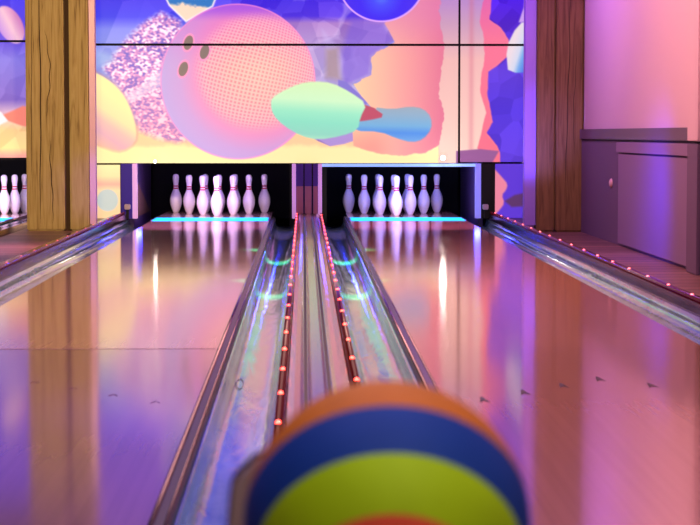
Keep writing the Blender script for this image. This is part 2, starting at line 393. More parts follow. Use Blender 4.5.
def art_mat():
    m = mat('printed_mural', (200, 200, 200), .5)
    a = N(m, 'ShaderNodeAttribute', attribute_name='art')
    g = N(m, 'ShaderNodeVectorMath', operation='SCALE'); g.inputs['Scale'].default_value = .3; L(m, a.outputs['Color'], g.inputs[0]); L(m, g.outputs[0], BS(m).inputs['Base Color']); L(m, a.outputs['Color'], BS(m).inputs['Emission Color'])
    BS(m).inputs['Emission Strength'].default_value = .79  # print glows by itself, added for brightness and lane reflections
    return m
M['art'] = art_mat()
def mural_panel(u0, u1, v0, v1, res, label, y=YM):
    nu = max(2, int((u1-u0)/res)+1); nv = max(2, int((v1-v0)/res)+1)
    us = np.linspace(u0, u1, nu); vs = np.linspace(v0, v1, nv)
    U, V = np.meshgrid(us, vs)
    acc = 0
    for du, dv in ((-.25, -.25), (.25, -.25), (-.25, .25), (.25, .25)):
        acc = acc + paint(U+du*res, V+dv*res)
    col = (acc/4)/255.
    colL = np.where(col <= .04045, col/12.92, ((col+.055)/1.055)**2.4)
    co = np.stack([u2x(U), np.full(U.shape, 0.), v2z(V)], -1).reshape(-1, 3)
    ox, oz = u2x((u0+u1)/2), v2z(v1)
    co[:, 0] -= ox; co[:, 2] -= oz
    n = nu*nv; idx = np.arange(n).reshape(nv, nu)
    q = np.stack([idx[:-1, :-1], idx[1:, :-1], idx[1:, 1:], idx[:-1, 1:]], -1).reshape(-1, 4)
    # rim going back 2 cm so that the panel is a board, not a sheet
    ring = np.concatenate([idx[0, :], idx[1:, -1], idx[-1, :-1][::-1], idx[1:-1, 0][::-1]])
    bk = co[ring].copy(); bk[:, 1] = .025; nb = len(ring); b0 = n
    co = np.vstack([co, bk])
    k = np.arange(nb); k2 = (k+1) % nb
    q2 = np.stack([ring[k], ring[k2], b0+k2, b0+k], -1)
    q = np.vstack([q, q2])
    colL = np.vstack([colL.reshape(-1, 3), colL.reshape(-1, 3)[ring]*.15])
    me = bpy.data.meshes.new('mural_panel')
    me.vertices.add(len(co)); me.vertices.foreach_set('co', co.astype(np.float32).ravel())
    me.loops.add(q.size); me.loops.foreach_set('vertex_index', q.astype(np.int32).ravel())
    me.polygons.add(len(q)); me.polygons.foreach_set('loop_start', (np.arange(len(q))*4).astype(np.int32))
    me.polygons.foreach_set('loop_total', np.full(len(q), 4, np.int32))
    me.update(calc_edges=True)
    at_ = me.color_attributes.new('art', 'FLOAT_COLOR', 'POINT')
    at_.data.foreach_set('color', np.hstack([colL, np.ones((len(colL), 1))]).astype(np.float32).ravel())
    me.materials.append(M['art']); me.validate()
    o = bpy.data.objects.new('mural_panel', me); C.objects.link(o); o.location = (ox, y, oz)
    return tag(o, label, 'mural panel')
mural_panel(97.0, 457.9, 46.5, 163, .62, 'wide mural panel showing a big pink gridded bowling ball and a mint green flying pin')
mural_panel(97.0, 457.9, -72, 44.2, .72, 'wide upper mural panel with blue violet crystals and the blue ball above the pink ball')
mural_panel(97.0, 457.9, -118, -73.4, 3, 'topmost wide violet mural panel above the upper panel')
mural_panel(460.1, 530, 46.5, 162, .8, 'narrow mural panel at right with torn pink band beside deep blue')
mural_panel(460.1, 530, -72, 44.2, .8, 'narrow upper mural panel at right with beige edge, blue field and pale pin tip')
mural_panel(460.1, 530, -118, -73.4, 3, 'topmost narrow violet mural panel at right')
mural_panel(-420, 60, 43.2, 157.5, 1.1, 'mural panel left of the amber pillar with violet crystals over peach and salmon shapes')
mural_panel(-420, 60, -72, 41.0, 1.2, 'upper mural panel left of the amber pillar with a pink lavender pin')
mural_panel(97.2, 120.6, 164.6, 218, .8, 'small cream mural panel with grey disc beside the left lane opening', YM)
mural_panel(495.2, 530, 163.8, 218, .8, 'small violet mural panel with pink torn shape beside the right lane opening', YM)
mural_panel(60.5, 96.5, -118, 218, 2, 'narrow mural strip hidden mostly behind the amber pillar')

# ------------------------------------------------------------------ shell
struct('floor', B(-7, 4, -2, 24, -.30, -.20), M['black'], label='dark sub floor under the lanes', cat='floor')
struct('floor_approach', B(-7, 2.215, -2, Y0-.01, -.2, 0), M['approach'], label='wooden approach in front of the lanes', cat='floor')
struct('floor_right', B(1.80, 2.215, Y0, YM+.02, -.2, 0), M['slats'], label='slatted plank walkway beside the right wall', cat='floor')
struct('floor_left', B(-2.29, -1.735, Y0, YM+.02, -.2, 0), M['slats'], label='slatted plank walkway around the amber pillar', cat='floor')
struct('wall_right', B(2.215, 2.4, -2, 24, -.2, 3.4), M['wall'], label='pink plastered side wall above mauve wainscot', cat='wall')
struct('wall_back', B(-7, 2.215, 21.2, 21.4, -.2, 3.4), M['black'], label='black wall behind the pin pits', cat='wall')
struct('wall_left', B(-7.2, -7, -2, 24, -.2, 3.4), M['wall'], label='far left side wall outside the view', cat='wall')
struct('ceiling', B(-7, 2.4, -2, 24, 3.4, 3.5), M['ceil'], label='dark violet ceiling', cat='ceiling')
# masking carcass behind the mural
bm = bmesh.new(); box(bm, u2x(-420), u2x(545), YM+.03, YM+.10, v2z(160), 3.4); 
struct('wall_mask', bm, M['black'], label='black carrier board behind the mural panels', cat='wall')
# wainscot on the right wall (faces X = 2.2)
struct('trim_1', B(2.196, 2.214, -2, 18.3, 0, .724), M['wains'], label='mauve wainscot boards along the right wall', cat='wainscot')
struct('trim_2', B(2.180, 2.214, -2, 18.3, .735, .812, bev=.004), M['cap_wall'], label='dado cap rail along the right wall', cat='dado rail')
struct('trim_3', B(2.193, 2.214, -2, 18.3, .725, .734), M['line'], label='dark trim line under the dado cap', cat='trim')
struct('trim_4', B(2.172, 2.1955, 11.25, 13.9, .648, .720, bev=.003), M['wains2'], label='pale mauve horizontal rail of the raised wall panel', cat='trim')
struct('trim_5', B(2.182, 2.1955, 11.25, 13.86, .02, .638), M['wains2'], label='raised pale mauve wall panel under the rail', cat='wall panel')
struct('trim_6', B(2.150, 2.1715, 10.9, 11.2, .0, .72, bev=.004), M['wains'], label='mauve pilaster base at the right picture edge', cat='pilaster')
struct('trim_7', B(2.150, 2.1790, 10.9, 11.2, .735, 3.39, bev=.004), M['wall'], label='shallow pink pilaster on the right wall', cat='pilaster')
# pale oval fitting on the wainscot
bm = bmesh.new(); bmesh.ops.create_uvsphere(bm, u_segments=16, v_segments=10, radius=1)
bmesh.ops.scale(bm, vec=(.016, .05, .034), verts=bm.verts)
t = thing('wall_fitting', 'small pale oval fitting on the mauve wainscot beside the right pillar', 'fitting', (2.195, 14.25, .425))
obj('knob', bm, M['hook'], t, True)
bm = bmesh.new(); bmesh.ops.create_cone(bm, cap_ends=True, segments=20, radius1=.03, radius2=.026, depth=.008)
bmesh.ops.rotate(bm, cent=(0, 0, 0), matrix=Matrix.Rotation(PI/2, 3, 'Y'), verts=bm.verts); obj('back_plate', bm, M['cap_wall'], t, True)

# ------------------------------------------------------------------ lanes
def arrow_bm(x, y):
    bm = bmesh.new()
    pts = [(-.014, -.05), (0, -.015), (.014, -.05), (.003, .06), (-.003, .06)]
    top = [bm.verts.new((x+a, y+b, .0012)) for a, b in pts]; bm.faces.new(top)
    r = bmesh.ops.extrude_face_region(bm, geom=list(bm.faces))
    bmesh.ops.translate(bm, vec=(0, 0, -.002), verts=[e for e in r['geom'] if isinstance(e, bmesh.types.BMVert)])
    bmesh.ops.recalc_face_normals(bm, faces=bm.faces)
    return bm
def lane(x0, x1, m, label, arrows=True, y1=20.35, joint=True, am=None):
    t = thing('bowling_lane', label, 'bowling lane', ((x0+x1)/2, Y0, -.2), 'bowling lanes')
    bm = bmesh.new(); box(bm, x0, x1, Y0, y1, -.05, 0, bev=.0015)
    box(bm, x0+.03, x1-.03, Y0, y1, -.2, -.051)
    o = obj('lane_surface', bm, m, t); o.matrix_parent_inverse = Matrix.Translation(-t.location)
    cx = (x0+x1)/2
    if arrows:
        for k in range(-3, 4):
            a = obj('lane_arrow', arrow_bm(cx+k*.137, 6.275-abs(k)*.16), am or M['arrow'], t); a.matrix_parent_inverse = Matrix.Translation(-t.location)
    if joint: s = obj('panel_joint', B(x0, x1, 7.203, 7.213, -.002, .0006), M['seam'], t)
    if joint: s.matrix_parent_inverse = Matrix.Translation(-t.location)
    return t
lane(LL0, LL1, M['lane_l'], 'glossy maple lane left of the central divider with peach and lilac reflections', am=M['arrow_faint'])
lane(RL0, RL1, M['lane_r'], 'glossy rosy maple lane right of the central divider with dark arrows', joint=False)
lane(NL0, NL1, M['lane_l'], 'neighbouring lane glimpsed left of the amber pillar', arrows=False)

# cyan light on the lanes before the pins, painted as glowing sheets
for (x0, x1, lb) in ((LL0, LL1, 'cyan light across the left lane before the pins, painted as a glowing sheet'), (RL0, RL1, 'cyan light across the right lane before the pins, painted as a glowing sheet'), (NL0, NL1, 'cyan light before the pins left of the amber pillar, painted as a glowing sheet')):
    t = thing('deck_glow', lb, 'painted light', ((x0+x1)/2, 18.2, 0), 'painted cyan deck light')
    o = obj('glow_sheet', B(x0+.012-t.location.x, x1-.012-t.location.x, -.30, .28, .0002, .004), M['cyan'], t)
    for (p, q) in ((x0, x0+.012), (x1-.012, x1)): obj('glow_sheet_end', B(p-t.location.x, q-t.location.x, -.30, .28, .0002, .006), M['silver'], t)

# gutters
def gutter(xa, xb, label, y1=18.53, depth=.085):
    n = 20; cx = (xa+xb)/2; r = abs(xb-xa)/2
    prof = [(cx - r*math.cos(PI*i/n), -.008 - depth*(math.sin(PI*i/n)**.5)) for i in range(n+1)]
    out = [(x, z-.006) for x, z in reversed(prof)]
    bm = bmesh.new(); extr(bm, prof+out, 0, y1-Y0, 60, closed=True)
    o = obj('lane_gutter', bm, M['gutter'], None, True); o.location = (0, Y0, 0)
    return tag(o, label, 'gutter', 'lane gutters')
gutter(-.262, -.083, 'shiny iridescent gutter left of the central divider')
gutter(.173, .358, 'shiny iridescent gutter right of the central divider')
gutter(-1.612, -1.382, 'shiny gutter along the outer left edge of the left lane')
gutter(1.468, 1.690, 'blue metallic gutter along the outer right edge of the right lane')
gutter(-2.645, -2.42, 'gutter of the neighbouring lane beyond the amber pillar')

bm = bmesh.new(); n_ = 28; rg = []
for i in range(n_):
    a = 2*PI*i/n_; c_ = (.011*math.cos(a), .13*math.sin(a)); rg.append([bm.verts.new((c_[0]*(1+q[0]), c_[1]*(1+q[0]*.1), q[1] - c_[0]*.55)) for q in ((-.1, 0), (.1, 0), (.1, .002), (-.1, .002))])
for i in range(n_):
    for j in range(4): bm.faces.new((rg[i][j], rg[(i+1) % n_][j], rg[(i+1) % n_][(j+1) % 4], rg[i][(j+1) % 4]))
bmesh.ops.recalc_face_normals(bm, faces=bm.faces)
o = obj('oval_mark', bm, M['rail_dark']); o.location = (-.222, 6.85, -.084); tag(o, 'thin dark oval outline on the floor of the gutter left of the central divider', 'mark')
# bumper rails between lane and gutter (centre) : dark body, bright top lip
def bumper(x0, x1, label, lip_left):
    t = thing('bumper_rail', label, 'bumper rail', ((x0+x1)/2, Y0, 0), 'retracted bumper rails')
    w_ = (x1-x0)/2
    prof = [(-w_, -.06), (w_, -.06), (w_, .004), (w_*.7, .014), (-w_*.7, .014), (-w_, .004)]
    bm = bmesh.new(); extr(bm, prof, 0, 16.7, 1, closed=True); obj('rail_body', bm, M['rail_dark'], t)
    for sx in ((-.62, .62) if True else ()):
        bm = bmesh.new()
        cx = sx*w_; rr = w_*(.24 if sx < 0 else .12)
        extr(bm, [(cx+rr*math.cos(a), .0145+rr*.8*math.sin(a)) for a in [PI*2*i/10 for i in range(10)]], 0, 16.7, 1, closed=True)
        obj('rail_lip', bm, M['rail_chrome'], t, True)
    return t
bumper(-.309, -.264, 'dark bumper rail with bright lips between left lane and its inner gutter', 1)
bumper(.360, .405, 'dark bumper rail with bright lips between right lane and its inner gutter', 0)

# divider cappings
def capping(label, prof, grooves, m, y1=YM-.14, deep=.2):
    t = thing('divider_capping', label, 'lane divider', (sum(p[0] for p in prof)/len(prof), Y0, -.2), 'lane dividers')
    ox = t.location.x
    bm = bmesh.new(); pr = [(x-ox, z+.2) for x, z in prof]; pr = [(pr[0][0], 0)]+pr+[(pr[-1][0], 0)]
    extr(bm, pr, 0, y1-Y0, 1, closed=True); obj('capping', bm, m, t)
    for (gx, gw, gz) in grooves:
        obj('groove', B(gx-gw/2-ox, gx+gw/2-ox, 0, y1-Y0, .2+gz-.003, .2+gz+.0015), M['groove'], t)
    return t
# centre cap: LED channels at -.064 and .153, two grooves at .004 and .073
cp = [(-.081, .010), (-.078, .034), (-.052, .036), (-.046, .050), (-.028, .058), (-.012, .052), (-.004, .044), (.012, .044), (.022, .056), (.055, .056), (.065, .044), (.081, .044), (.092, .052), (.108, .058), (.130, .050), (.140, .036), (.168, .034), (.171, .010)]
capping('ridged metal divider with red rope lights between the two lanes', cp, [(.004, .011, .044), (.073, .011, .044)], M['cap'])
capping('rose coloured divider capping edging the outer right gutter', [(1.692, .0), (1.696, .046), (1.725, .05), (1.732, .042), (1.795, .040), (1.798, .0)], [(1.742, .006, .0425)], M['cap_rose'])
capping('rose coloured divider capping edging the outer left gutter', [(-1.732, .0), (-1.728, .044), (-1.66, .046), (-1.652, .05), (-1.622, .046), (-1.615, .0)], [(-1.668, .006, .046)], M['cap_rose'])
capping('divider capping beside the neighbouring lane behind the amber pillar', [(-2.415, .0), (-2.410, .046), (-2.30, .046), (-2.295, .0)], [(-2.35, .006, .046)], M['cap_rose'])

# rope lights
def rope(x, z, y0, y1, label, bm_=M['bulb'], r=.0105, start=0., br=1.0):
    t = thing('rope_light', label, 'rope light', (x, y0, z), 'rope lights along the dividers')
    bm = bmesh.new(); extr(bm, [(r*math.cos(a), r+r*math.sin(a)) for a in [PI*2*i/10 for i in range(10)]], 0, y1-y0, 1, closed=True)
    obj('tube', bm, M['tube'], t, True)
    bm = bmesh.new(); bmesh.ops.create_uvsphere(bm, u_segments=10, v_segments=8, radius=1); bmesh.ops.scale(bm, vec=(.0075*br, .03*br, .007*br), verts=bm.verts)
    first = obj('bulb', bm, bm_, t, True); first.location = (0, start, r*1.75)
    y = start+.57
    while y < y1-y0-.05:
        o = first.copy(); C.objects.link(o); o.parent = t; o.location = (0, y, r*1.75); y += .57
    return t
rope(-.066, .0352, Y0+.02, 18.3, 'red rope light on the left side of the central divider', start=.40)
rope(.154, .0352, Y0+.02, 18.3, 'red rope light on the right side of the central divider', start=.13)
rope(1.711, .0485, Y0+.02, 18.25, 'pink red rope light on the outer right divider', M['bulb_p'], start=.2, br=.9)
rope(-1.64, .049, Y0+.02, 18.25, 'dim rope light on the outer left divider', mat('rope_bulb_dim', (220, 100, 120), .3, emit=(240, 90, 110), es=.8), start=.2, br=.8)

# ------------------------------------------------------------------ pit, kickbacks, frames
zt = v2z(163.5)
def post(name, px0, px1, m, label, cat, y0=YM-.03, y1=YM+.05, ytop=163.5, zb=0.0, group=None, bev=.002):
    x0 = at(px0, 200, y0)[0]; x1 = at(px1, 200, y0)[0]
    o = obj(name, B(x0, x1, y0, y1, zb, v2z(ytop), bev=bev), m)
    return tag(o, label, cat, group)
tag(obj('pit_curtain', B(-1.56, -.13, 20.75, 20.78, 0-.1, .9), M['curtain']), 'black pit curtain behind the pins of the left lane', 'curtain')
tag(obj('pit_curtain', B(.22, 1.6, 20.75, 20.78, -.1, .9), M['curtain']), 'black pit curtain behind the pins of the right lane', 'curtain')
tag(obj('pit_curtain', B(-3.95, -2.4, 20.75, 20.78, -.1, .9), M['curtain']), 'black pit curtain behind the pins left of the amber pillar', 'curtain')
def kick(x0, x1, label):
    t = thing('kickback', label, 'kickback', ((x0+x1)/2, 18.55, -.2), 'pin pit side boards')
    obj('board', B(-(x1-x0)/2, (x1-x0)/2, 0, 2.1, 0, 1.0, bev=.004), M['kick'], t)
    return t
kick(-1.62, -1.575, 'purple side board of the left lane pit at its outer side')
kick(1.615, 1.66, 'purple side board of the right lane pit at its outer side')
obj_k = kick(-.135, .21, 'dark side boards between the two pin pits')
obj_k.children[0].data.materials[0] = M['black']
kick(-2.40, -2.36, 'side board of the neighbouring pin pit')
# sloping brown cheek plates inside the pits
def cheek(x, s, label):
    bm = bmesh.new(); vs = [bm.verts.new(p) for p in ((x, 18.6, 0), (x, 20.3, 0), (x, 18.6, .38))]; bm.faces.new(vs)
    r = bmesh.ops.extrude_face_region(bm, geom=list(bm.faces)); bmesh.ops.translate(bm, vec=(.012*s, 0, 0), verts=[e for e in r['geom'] if isinstance(e, bmesh.types.BMVert)])
    bmesh.ops.recalc_face_normals(bm, faces=bm.faces)
    tag(obj('cheek_plate', bm, mat('cheek_brown', (120, 86, 84), .5)), label, 'plate')
cheek(-1.574, 1, 'brown triangular cheek plate inside the left pit')

post('mask_post', 121, 132.2, M['purple'], 'dark purple post left of the left lane opening', 'post')
post('mask_post', 481.3, 495, M['dark_post'], 'black post right of the right lane opening', 'post')
post('opening_frame', 132.4, 137, M['frame_pink'], 'pale lilac frame strip at the left side of the left opening', 'frame strip')
post('opening_frame', 475.5, 481, M['frame_blue'], 'glowing blue frame strip at the right side of the right opening', 'frame strip')
xa = at(322, 200, YM-.03)[0]; xb = at(475.2, 200, YM-.03)[0]
tag(obj('opening_frame', B(xa, xb, YM-.03, YM+.05, v2z(166.6), v2z(163.6), bev=.002), M['trim_cyan']), 'pale cyan frame strip along the top of the right opening', 'frame strip')
for px, m, lb in ((127, 'white_box', 'small white sensor box beside the left lane end'), (486, 'white_box', 'small white sensor box beside the right lane end')):
    x, z = at(px, 206, YM-.12)
    t = thing('lane_sensor', lb, 'sensor', (x, YM-.07, z-.035))
    obj('housing', B(-.026, .026, -.035, .035, 0, .05, bev=.006), M[m], t)
    obj('stem', B(-.012, .012, -.012, .012, -(z-.035), 0), M['dark_post'], t)
# upright divider cover between the openings
t = thing('upright_divider', 'ridged upright cover with painted violet and pink reflections between the two pin openings', 'divider', ((-.108+.165)/2, YM-.05, 0.0))
ox = t.location.x
xl, xr = at(292, 200, YM-.08)[0]-ox, at(322, 200, YM-.08)[0]-ox
bm = bmesh.new()
g1, g2 = at(304, 200, YM-.05)[0]-ox, at(312.4, 200, YM-.05)[0]-ox
z0 = .045; zm = .30
M['up_top'] = mat('cover_violet', (96, 62, 170), .3, .3); M['up_low'] = mat('cover_rose', (205, 140, 170), .25, .3)  # two tones paint the reflections in the glossy cover
for (a, b) in ((xl+.036, g1-.005), (g1+.005, g2-.005), (g2+.005, xr-.036)):
    box(bm, a, b, -.01, .05, z0, zm, bev=.003, mi=1)
    box(bm, a, b, -.01, .05, zm, zt, bev=.003, mi=0)
obj('cover_panel', bm, [M['up_top'], M['up_low']], t)
obj('backing', B(xl+.02, xr-.02, .03, .08, z0, zt), M['groove'], t)
obj('edge_strip', B(xl, xl+.036, -.03, .06, .0, zt, bev=.004), M['frame_pink'], t)
obj('edge_strip', B(xr-.036, xr, -.03, .06, .0, zt, bev=.004), M['frame_pink'], t)

# lamps under the mural
def spot_lamp(px, py, label, r=.02):
    x, z = at(px, py, YM-.12)
    t = thing('spot_lamp', label, 'lamp', (x, YM-.12, z))
    bm = bmesh.new(); bmesh.ops.create_uvsphere(bm, u_segments=16, v_segments=10, radius=r); obj('lens', bm, M['lamp'], t, True)
    bm = bmesh.new(); bmesh.ops.create_cone(bm, cap_ends=True, segments=18, radius1=r*1.1, radius2=r*1.1, depth=.09)
    bmesh.ops.rotate(bm, cent=(0, 0, 0), matrix=Matrix.Rotation(PI/2, 3, 'X'), verts=bm.verts); bmesh.ops.translate(bm, vec=(0, .06, 0), verts=bm.verts)
    obj('housing', bm, M['lamp_b'], t, True)
spot_lamp(443, 158, 'tiny bright white lamp at the lower edge of the mural over the right lane')
spot_lamp(155, 161.5, 'tiny bright white lamp added at the lower edge of the mural for the left lane glare', .012)  # source unseen; lamp added to make the streak on the left lane

# ------------------------------------------------------------------ bowling pins
keyp = [(.0255, .002), (.0290, .008), (.0358, .019), (.0497, .057), (.0573, .0857), (.0605, .1143), (.0579, .149), (.0471, .184), (.0318, .219), (.0262, .238), (.0240, .254), (.0246, .276), (.0275, .299), (.0308, .321), (.0325, .343), (.0300, .362), (.0215, .3755), (.0105, .3805)]
def catmull(P, k=3):
    out = []
    for i in range(len(P)-1):
        p0, p1, p2, p3 = P[max(i-1, 0)], P[i], P[i+1], P[min(i+2, len(P)-1)]
        for q in range(k):
            t_ = q/k
            out.append(tuple(.5*((2*p1[c])+(-p0[c]+p2[c])*t_+(2*p0[c]-5*p1[c]+4*p2[c]-p3[c])*t_**2+(-p0[c]+3*p1[c]-3*p2[c]+p3[c])*t_**3) for c in (0, 1)))
    return out+[P[-1]]
prof = [(0, 0), (.0235, 0)] + catmull(keyp) + [(0, .381)]
def lathe(bm, pr, seg=24):
    rings = []
    for r, z in pr:
        if r == 0: rings.append([bm.verts.new((0, 0, z))])
        else: rings.append([bm.verts.new((r*math.cos(2*PI*i/seg), r*math.sin(2*PI*i/seg), z)) for i in range(seg)])
    for a, b in zip(rings, rings[1:]):
        for i in range(seg):
            j = (i+1) % seg
            if len(a) == 1: bm.faces.new((a[0], b[j], b[i]))
            elif len(b) == 1: bm.faces.new((a[i], a[j], b[0]))
            else: bm.faces.new((a[i], a[j], b[j], b[i]))
    bmesh.ops.recalc_face_normals(bm, faces=bm.faces)
pin0 = thing('bowling_pin', 'pin', 'bowling pin', (0, 0, 0))
bm = bmesh.new(); lathe(bm, prof); obj('body', bm, M['pin'], pin0, True)
for za, zb, ra, rb in ((.234, .245, .0272, .0252), (.257, .268, .0241, .0245)):
    bm = bmesh.new(); lathe(bm, [(ra-.003, za), (ra+.0012, za), (rb+.0012, zb), (rb-.003, zb)]); obj('neck_stripe', bm, M['red'], pin0, True)
used = [False]
def pin(x, y, label, group, z=0.0002):
    if not used[0]: o = pin0; used[0] = True
    else:
        o = pin0.copy(); C.objects.link(o)
        for ch in list(pin0.children):
            c = ch.copy(); C.objects.link(c); c.parent = o
    o.location = (x, y, z); o.rotation_euler = (0, 0, random.uniform(0, 6)); o['label'] = label; o['group'] = group
POS = [(0, 0, 'head pin at the front'), (-.1524, .264, 'left pin of the second row'), (.1524, .264, 'right pin of the second row'),
       (-.3048, .528, 'left pin of the third row'), (0, .528, 'middle pin of the third row, behind the head pin'), (.3048, .528, 'right pin of the third row'),
       (-.4572, .792, 'leftmost pin of the back row'), (-.1524, .792, 'second pin of the back row'), (.1524, .792, 'third pin of the back row'), (.4572, .792, 'rightmost pin of the back row')]
for dx, dy, nm in POS: pin(-.829+dx*.955, 19.0+dy, 'pin in the left rack, '+nm, 'pins at the end of the left lane')
for dx, dy, nm in POS: pin(.878+dx*.955, 19.0+dy, 'pin in the right rack, '+nm, 'pins at the end of the right lane')
for px, y, nm in ((4.5, 19.5, 'leftmost of the three left of the amber pillar'), (15, 19.6, 'middle of the three left of the amber pillar'), (25, 19.85, 'half hidden behind the amber pillar edge')):
    pin(at(px, 213, y)[0], y, 'white bowling pin, '+nm, 'pins of the neighbouring lane')

# ------------------------------------------------------------------ pillars
def pillar(label, beams, m, yf, depth=.24, gap=None):
    x0 = at(beams[0][0], 230, yf)[0]; x1 = at(beams[-1][1], 230, yf)[0]
    t = thing('timber_pillar', label, 'pillar', ((x0+x1)/2, yf+depth/2, 0))
    for (a, b, dy) in beams:
        xa, xb = at(a, 230, yf)[0]-t.location.x, at(b, 230, yf)[0]-t.location.x
        bm = bmesh.new()
        nx, nz = 6, 60
        box(bm, xa, xb, -depth/2+dy, depth/2, 0, 3.39, bev=.012)
        obj('beam', bm, m, t)
    if gap:
        xa, xb = at(gap[0], 230, yf)[0]-t.location.x, at(gap[1], 230, yf)[0]-t.location.x
        obj('recess', B(xa, xb, -depth/2+.07, depth/2-.02, 0, 3.38), M['gap'], t)  # shade of the gap painted as a dark filler
    return t
pl = pillar('amber lit rough timber pillar with dark vertical recess, left of the left lane', [(27, 65, 0), (70, 89, .02)], M['beam_l'], 16.05, gap=(64, 71))
pr_ = pillar('brown rough timber pillar against the right wall', [(537, 555, .03), (555.5, 582.5, 0)], M['beam_r'], 15.8, depth=.24)
# long drying cracks carved as dark slivers in the timbers
def crack(t, px, z0, z1, yf, amp=.012, w_=.005):
    bm = bmesh.new(); x = at(px, 230, yf)[0]-t.location.x; n = 26; ph = random.random()*6
    L_, R_ = [], []
    y = yf-t.location.y-.0012
    for i in range(n+1):
        s = i/n; z = z0+(z1-z0)*s; xx = x+amp*math.sin(ph+s*5)+amp*.3*math.sin(s*23); ww = w_*math.sin(PI*s)**.6+.0004
        L_.append(bm.verts.new((xx-ww/2, y, z))); R_.append(bm.verts.new((xx+ww/2, y, z)))
    for i in range(n): bm.faces.new((L_[i], R_[i], R_[i+1], L_[i+1]))
    obj('crack', bm, M['gap'], t)
crack(pl, 41, .02, 2.1, 16.05, .008, .009); crack(pl, 49, .9, 1.6, 16.05, .02, .006); crack(pl, 52, .05, .75, 16.05, .010, .007); crack(pl, 33, .3, 1.9, 16.05, .006, .004)
crack(pr_, 567, .1, 2.2, 15.8, .012, .006); crack(pr_, 574, .6, 1.5, 15.8, .01, .004)
# small pale knot chip on left pillar
# slim metal posts on the inner sides of the pillars
def slim(px0, px1, y, m, label):
    x0, x1 = at(px0, 220, y)[0], at(px1, 220, y)[0]
    t = thing('metal_post', label, 'post', ((x0+x1)/2, y+.03, .0505)); w_ = (x1-x0)/2
    bm = bmesh.new(); extr_p = [(-w_, .03), (-w_, -.015), (-w_*.85, -.03), (w_*.85, -.03), (w_, -.015), (w_, .03)]
    vs0 = [bm.verts.new((a, b, 0)) for a, b in extr_p]; vs1 = [bm.verts.new((a, b, 3.33)) for a, b in extr_p]
    for i in range(6): bm.faces.new((vs0[i], vs0[(i+1) % 6], vs1[(i+1) % 6], vs1[i]))
    bm.faces.new(vs1); bm.faces.new(list(reversed(vs0))); bmesh.ops.recalc_face_normals(bm, faces=bm.faces)
    obj('profile', bm, m, t)
    obj('foot_plate', B(-w_, w_, -.032, .032, 0, .012), m, t)
slim(89.8, 96.6, 16.13, M['silver_l'], 'slim mauve metal post on the inner side of the amber pillar')
slim(523.5, 536.2, 15.88, M['silver'], 'slim silver violet metal post on the inner side of the brown pillar')

# ------------------------------------------------------------------ striped ball and its return in the foreground
YB = 1.53; RB = 145*YB/F
bx, bz = at(387, 524, YB)
def ball_mat():
    m = mat('striped_ball', (255, 255, 255), .6, spec=.2)
    tc = N(m, 'ShaderNodeTexCoord'); sp = N(m, 'ShaderNodeSeparateXYZ'); L(m, tc.outputs['Object'], sp.inputs[0])
    mr = N(m, 'ShaderNodeMapRange'); mr.inputs['From Min'].default_value = -RB; mr.inputs['From Max'].default_value = RB
    L(m, sp.outputs['Z'], mr.inputs['Value'])
    cs = {}
    def zf(a): return (math.cos(math.radians(a))+1)/2
    stops = [(0, (60, 110, 190)), (zf(128), (190, 108, 20)), (zf(91.5), (18, 58, 128)), (zf(67), (160, 190, 4)), (zf(43), (214, 84, 60)), (zf(22), (18, 58, 128))]
    r = N(m, 'ShaderNodeValToRGB'); r.color_ramp.interpolation = 'CONSTANT'; e = r.color_ramp.elements
    while len(e) < len(stops): e.new(.5)
    for el, (p, c) in zip(e, stops): el.position = p; el.color = (*lin(c), 1)
    L(m, mr.outputs[0], r.inputs['Fac'])
    nz = noise_t(m, coords(m, (1, 1, 1)), 14, 3)
    mx = N(m, 'ShaderNodeMix', data_type='RGBA', blend_type='MULTIPLY'); mx.inputs['Factor'].default_value = .4
    L(m, r.outputs['Color'], mx.inputs['A']); L(m, ramp(m, nz, [(.3, (200, 200, 200)), (.7, (255, 255, 255))]), mx.inputs['B'])
    L(m, mx.outputs['Result'], BS(m).inputs['Base Color'])
    bump(m, noise_t(m, coords(m, (1, 1, 1)), 60, 3), .1, .002)
    return m
bm = bmesh.new(); bmesh.ops.create_uvsphere(bm, u_segments=64, v_segments=40, radius=RB)
ball = obj('striped_ball', bm, ball_mat(), None, True); ball.location = (bx, YB, bz)
# pole of the stripes points towards the viewer and down
vd = (Vector((0, 0, CH))-Vector((bx, YB, bz))).normalized()
right = Vector((1, 0, 0)); up = right.cross(-vd).normalized(); up = -up if up.z < 0 else up
th = math.radians(39); axis = (vd*math.cos(th) - up*math.sin(th) + right*.03).normalized()
ball.rotation_mode = 'QUATERNION'; ball.rotation_quaternion = axis.to_track_quat('Z', 'Y')
tag(ball, 'orange, blue, green and red striped ball in the blurred foreground', 'ball')
# ball return stand
M['hood'] = mat('return_hood', (150, 126, 122), .5); M['hood_rim'] = mat('return_rim', (48, 34, 52), .4)
t = thing('ball_return', 'grey brown ball return with dark rim holding the striped ball', 'ball return', (bx, YB+.02, 0))
def plate(outline, y0, y1):
    bm = bmesh.new(); a = [bm.verts.new((x, y0, z)) for x, z in outline]; b = [bm.verts.new((x, y1, z)) for x, z in outline]
    n = len(outline)
    for i in range(n): bm.faces.new((a[i], a[(i+1) % n], b[(i+1) % n], b[i]))
    bm.faces.new(list(reversed(a))); bm.faces.new(b); bmesh.ops.recalc_face_normals(bm, faces=bm.faces); return bm
yh = YB+.16
def hp(px, py): x, z = at(px, py, yh); return (x-bx, z)
olt = [hp(*p) for p in ((229, 560), (229.5, 520), (233, 488), (239, 478), (256, 462), (300, 450), (380, 446), (440, 450), (478, 466), (496, 490), (500, 520), (500, 560))]
obj('hood', plate(olt, yh-t.location.y, yh-t.location.y+.02), M['hood'], t)
